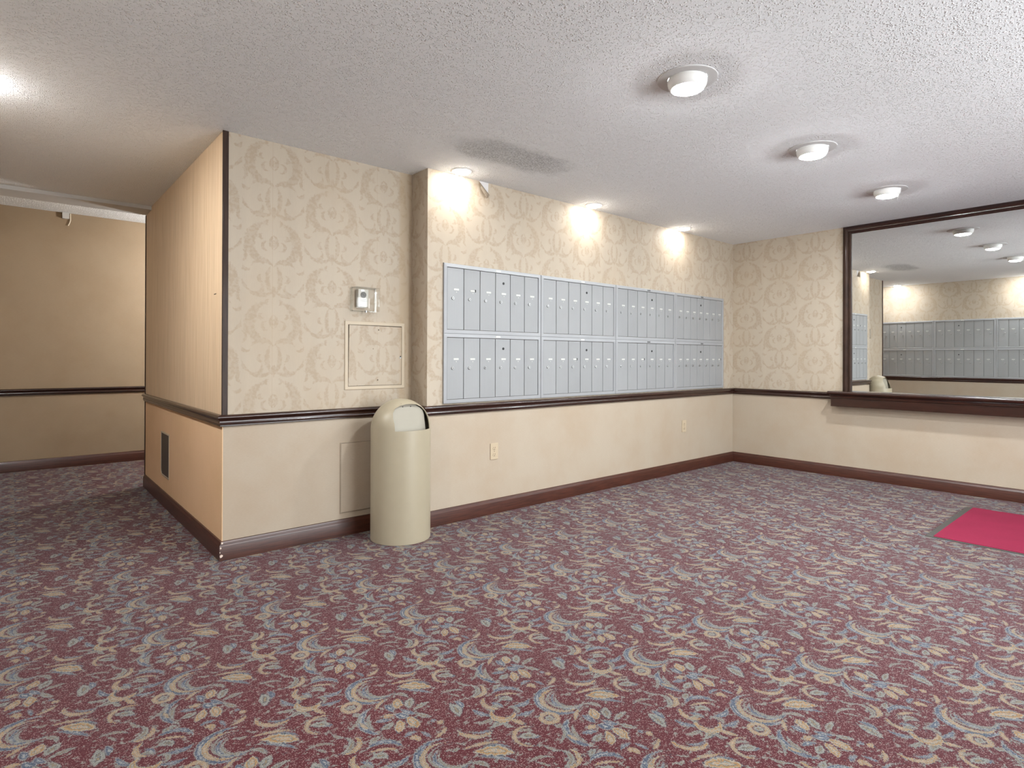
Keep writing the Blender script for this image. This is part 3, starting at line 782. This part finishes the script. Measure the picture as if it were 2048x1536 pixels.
for sx, sz in ((0.02, h-.052), (0.014, .060), (-0.02, h*.6)):
    bm = bmesh.new(); cyl(bm, (sx, -.0082, sz), (sx, -.0058, sz), .0042 if sz != h*.6 else .0025, 10); obj('screw', bm, M['slot'], d)
access_panel('flush cream access panel low on the alcove wall, half hidden by the trash can', -4.570, -4.150, 0.145, 0.602, M['vinyl'], M['vinyl'], .0035, gap=.0022, latch=False)

gx0, gx1, gz0, gz1, gd = -4.497, -4.325, 1.458, 1.613, 0.072
t = thing('plastic_guard', 'clear plastic box guarding the thermostat on the alcove wall', 'guard', ((gx0+gx1)/2, YB, gz0)); w = (gx1-gx0)/2; h = gz1-gz0
bm = bmesh.new(); box(bm, -w, w, -gd, -.0005, 0, h, bevel=.006)
bmesh.ops.delete(bm, geom=[f for f in bm.faces if f.calc_center_median().y > -.002], context='FACES'); obj('cover', bm, M['acrylic'], t, True)
bm = bmesh.new()
for b in ((-w-.006, -w+.006, -.010, -.0005, -.002, h+.002), (w-.006, w+.006, -.010, -.0005, -.002, h+.002), (-w+.006, w-.006, -.010, -.0005, h-.006, h+.002), (-w+.006, w-.006, -.010, -.0005, -.002, .006)): box(bm, *b)
bmesh.ops.remove_doubles(bm, verts=bm.verts, dist=1e-4); obj('base_ring', bm, M['acrylic'], t)
bm = bmesh.new(); cyl(bm, (.0, -gd*.55, -.010), (.0, -gd*.55, .004), .008, 14); obj('lock', bm, M['chrome'], t)
tx, tz = -4.430, 1.485
t = thing('thermostat', 'small grey thermostat with a round dark dial inside the clear plastic guard', 'thermostat', (tx, YB, tz))
boxo('body', (-.036, .036, -.040, -.0008, 0, .116), M['grey_plastic'], t, .003)
bm = bmesh.new(); cyl(bm, (0.0, -.043, .079), (0.0, -.0395, .079), .0200, 32); dl = obj('dial', bm, M['dial'], t, True)
bm = bmesh.new(); box(bm, -.010, .010, -.0440, -.0425, .0782, .0798); bmesh.ops.rotate(bm, verts=bm.verts, cent=(0, -.043, .079), matrix=Matrix.Rotation(.9, 3, 'Y')); obj('pointer', bm, M['tag_dark'], dl)
for k, (zz, xx) in enumerate(((.046, .022), (.037, .027))): boxo('print_line', (-xx, xx, -.0408, -.0398, zz, zz+.0026), M['tag_dark'], t)
boxo('side_screw', (.036, .040, -.028, -.016, .052, .064), M['dial'], t, .001)

t = thing('wall_vent', 'narrow dark return-air vent low on the tan panel wall', 'vent', (X2, 1.806, 0.232))
bm = bmesh.new(); rc = .045; yh, zh = .147, .322
def outline(g):
    p = [(-yh-g, -g), (yh-rc, -g)]+[(yh-rc+(rc+g)*math.sin(a), rc-(rc+g)*math.cos(a)) for a in (math.pi/2*i/6 for i in range(1, 7))]+[(yh+g, zh+g), (-yh-g, zh+g)]
    return p
def ring(g, x): return [bm.verts.new((x, y, z)) for y, z in outline(g)]
L = [ring(.012, -.0003), ring(.012, -.003), ring(0, -.004), ring(0, -.0006)]
for a, b in zip(L, L[1:]):
    for i in range(len(a)): j = (i+1) % len(a); bm.faces.new((a[i], a[j], b[j], b[i]))
obj('frame', bm, M['panel_paint'], t)
bm = bmesh.new(); a = [bm.verts.new((-.0012, y, z)) for y, z in outline(-.0005)]; b = [bm.verts.new((-.0004, y, z)) for y, z in outline(-.0005)]
bm.faces.new(a); bm.faces.new(b)
for i in range(len(a)): j = (i+1) % len(a); bm.faces.new((a[i], a[j], b[j], b[i]))
obj('mesh_screen', bm, M['vent'], t)

def outlet(label, x, z):
    t = thing('wall_outlet', label, 'outlet', (x, 0.0, z), 0)
    boxo('cover_plate', (-.036, .036, -.006, -.0004, 0, .120), M['ivory'], t, .0018)
    for zz in (.036, .084):
        bm = bmesh.new(); lathe(bm, [(.0165, 0), (.0165, .002), (.0150, .003), (0, .003)], 24)
        bmesh.ops.rotate(bm, verts=bm.verts, cent=(0, 0, 0), matrix=Matrix.Rotation(math.radians(90), 3, 'X')); bmesh.ops.scale(bm, verts=bm.verts, vec=(1, 1, .86))
        s = obj('socket', bm, M['ivory'], t); s.location = (0, -.0055, zz)
        for sx, sz, ww, hh in ((-.006, .004, .0012, .0042), (.006, .004, .0012, .0042), (0, -.008, .0026, .0026)):
            boxo('slot', (sx-ww, sx+ww, -.0036, -.0028, sz-hh, sz+hh), M['slot'], s)
    boxo('screw', (-.0025, .0025, -.0068, -.0058, .0575, .0625), M['slot'], t, .0005)
outlet('ivory duplex outlet low on the wall beside the trash can', -3.458, .400)
outlet('ivory duplex outlet low on the wall near the mirror wall corner', -.972, .404)

# ------------------------------------------------------------------ floor mat
t = thing('floor_mat', 'red carpet mat with dark rubber edging lying on the patterned carpet', 'mat', (-1.085, -2.238, 0), math.radians(0.6))
mx0, mx1, my0, my1 = -.565, .565, -1.83, 0.0
bm = bmesh.new(); R = []
for d, z in ((0, 0.0005), (0, .0035), (.004, .0055), (.004, .0055)): R.append([bm.verts.new(p) for p in ((mx0+d, my0+d, z), (mx1-d, my0+d, z), (mx1-d, my1-d, z), (mx0+d, my1-d, z))])
for a, b in zip(R[:3], R[1:3]):
    for i in range(4): bm.faces.new((a[i], a[(i+1) % 4], b[(i+1) % 4], b[i]))
bm.faces.new(R[2]); bm.faces.new(R[0]); bmesh.ops.delete(bm, geom=R[3], context='VERTS'); obj('rubber_edging', bm, M['rubber'], t)
bm = bmesh.new(); box(bm, mx0+.012, mx1-.006, my0+.04, my1-.042, .0052, .0095, bevel=.0015); obj('pile', bm, M['mat_red'], t)

# ------------------------------------------------------------------ lamps
def recessed(label, loc, group, lens='lens_wall', first=[None]):
    t = thing('recessed_light', label, 'ceiling light', loc, 0, group)
    bm = bmesh.new(); lathe(bm, [(.060, -.0005), (.060, -.004), (.064, -.0055), (.074, -.004), (.078, -.0005)], 40); obj('trim_ring', bm, M['white'], t, True)
    bm = bmesh.new(); lathe(bm, [(.060, -.0005), (.0595, -.0060), (.050, -.0120), (.030, -.0165), (0, -.0180)], 40); obj('lens', bm, M[lens], t)
    return t
for x, l in ((-3.831, 'recessed wall-washing light over the mailboxes nearest the alcove corner'), (-2.466, 'recessed wall-washing light over the middle of the mailboxes'), (-1.136, 'recessed wall-washing light over the mailboxes nearest the mirror wall')):
    recessed(l, (x, -.098, H), 'recessed lights along the mailbox wall')
for y, l in ((.30, 'recessed light reflected at the left of the mirror over the opposite mailboxes'), (-1.70, 'recessed light on the opposite wall behind the camera, middle one'), (-3.70, 'recessed light on the opposite wall behind the camera, nearest the entrance')):
    recessed(l, (XL+.098, y, H), 'recessed lights along the opposite wall', 'lens_wall2')
t = thing('hall_pendant', 'white globe pendant lamp inside the side hall, hidden behind the panel wall', 'ceiling light', (-4.05, 3.25, HH))
bm = bmesh.new(); lathe(bm, [(.06, -.0005), (.06, -.02), (.012, -.03), (.008, -.54), (0, -.54)], 24); obj('rod', bm, M['white'], t)
bm = bmesh.new(); lathe(bm, [(0, -.52)]+[(.09*math.sin(a), -.61+.09*math.cos(a)) for a in (math.pi*i/14 for i in range(1, 14))]+[(0, -.70)], 32); obj('globe', bm, M['lens_hall'], t, True)
def eyeball(label, loc):
    t = thing('eyeball_light', label, 'ceiling light', loc, 0, 'eyeball lights in the lobby ceiling')
    bm = bmesh.new(); lathe(bm, [(.088, -.0005), (.090, -.005), (.122, -.007), (.133, -.0045), (.135, -.0005)], 56); obj('trim_ring', bm, M['plaster_white'], t, True)
    bm = bmesh.new(); lathe(bm, [(.086, -.0005), (.0885, -.010), (.0880, -.020), (.0850, -.032), (.0790, -.043), (.0745, -.048), (.0715, -.0485), (.0695, -.045), (.0690, -.036)], 56); obj('ball_housing', bm, M['white'], t, True)
    bm = bmesh.new(); lathe(bm, [(.0690, -.040), (.066, -.0480), (.055, -.0545), (.032, -.0590), (0, -.0605)], 48); obj('lens', bm, M['lens_eye'], t, True)
M['plaster_white'] = simple('painted_trim_ring', (200, 200, 200), 0.8, bump=(150, .5, .003))
for x, l in ((-3.83, 'white eyeball ceiling light nearest the camera, the largest of the row of three'), (-2.475, 'white eyeball ceiling light in the middle of the row of three'), (-1.135, 'white eyeball ceiling light nearest the mirror, the smallest of the row of three')):
    eyeball(l, (x, -1.866, H))

# loose cord in the hall
o = obj('hanging_cord', tube([(-5.716, YH-.004, 2.642), (-5.716, YH-.006, 2.60), (-5.716, YH-.008, 2.572), (-5.722, YH-.009, 2.545), (-5.735, YH-.010, 2.512)], .0042), M['cord'], None, True)
o['label'] = 'short loose white cord hanging at the top of the hall wall'; o['category'] = 'cord'
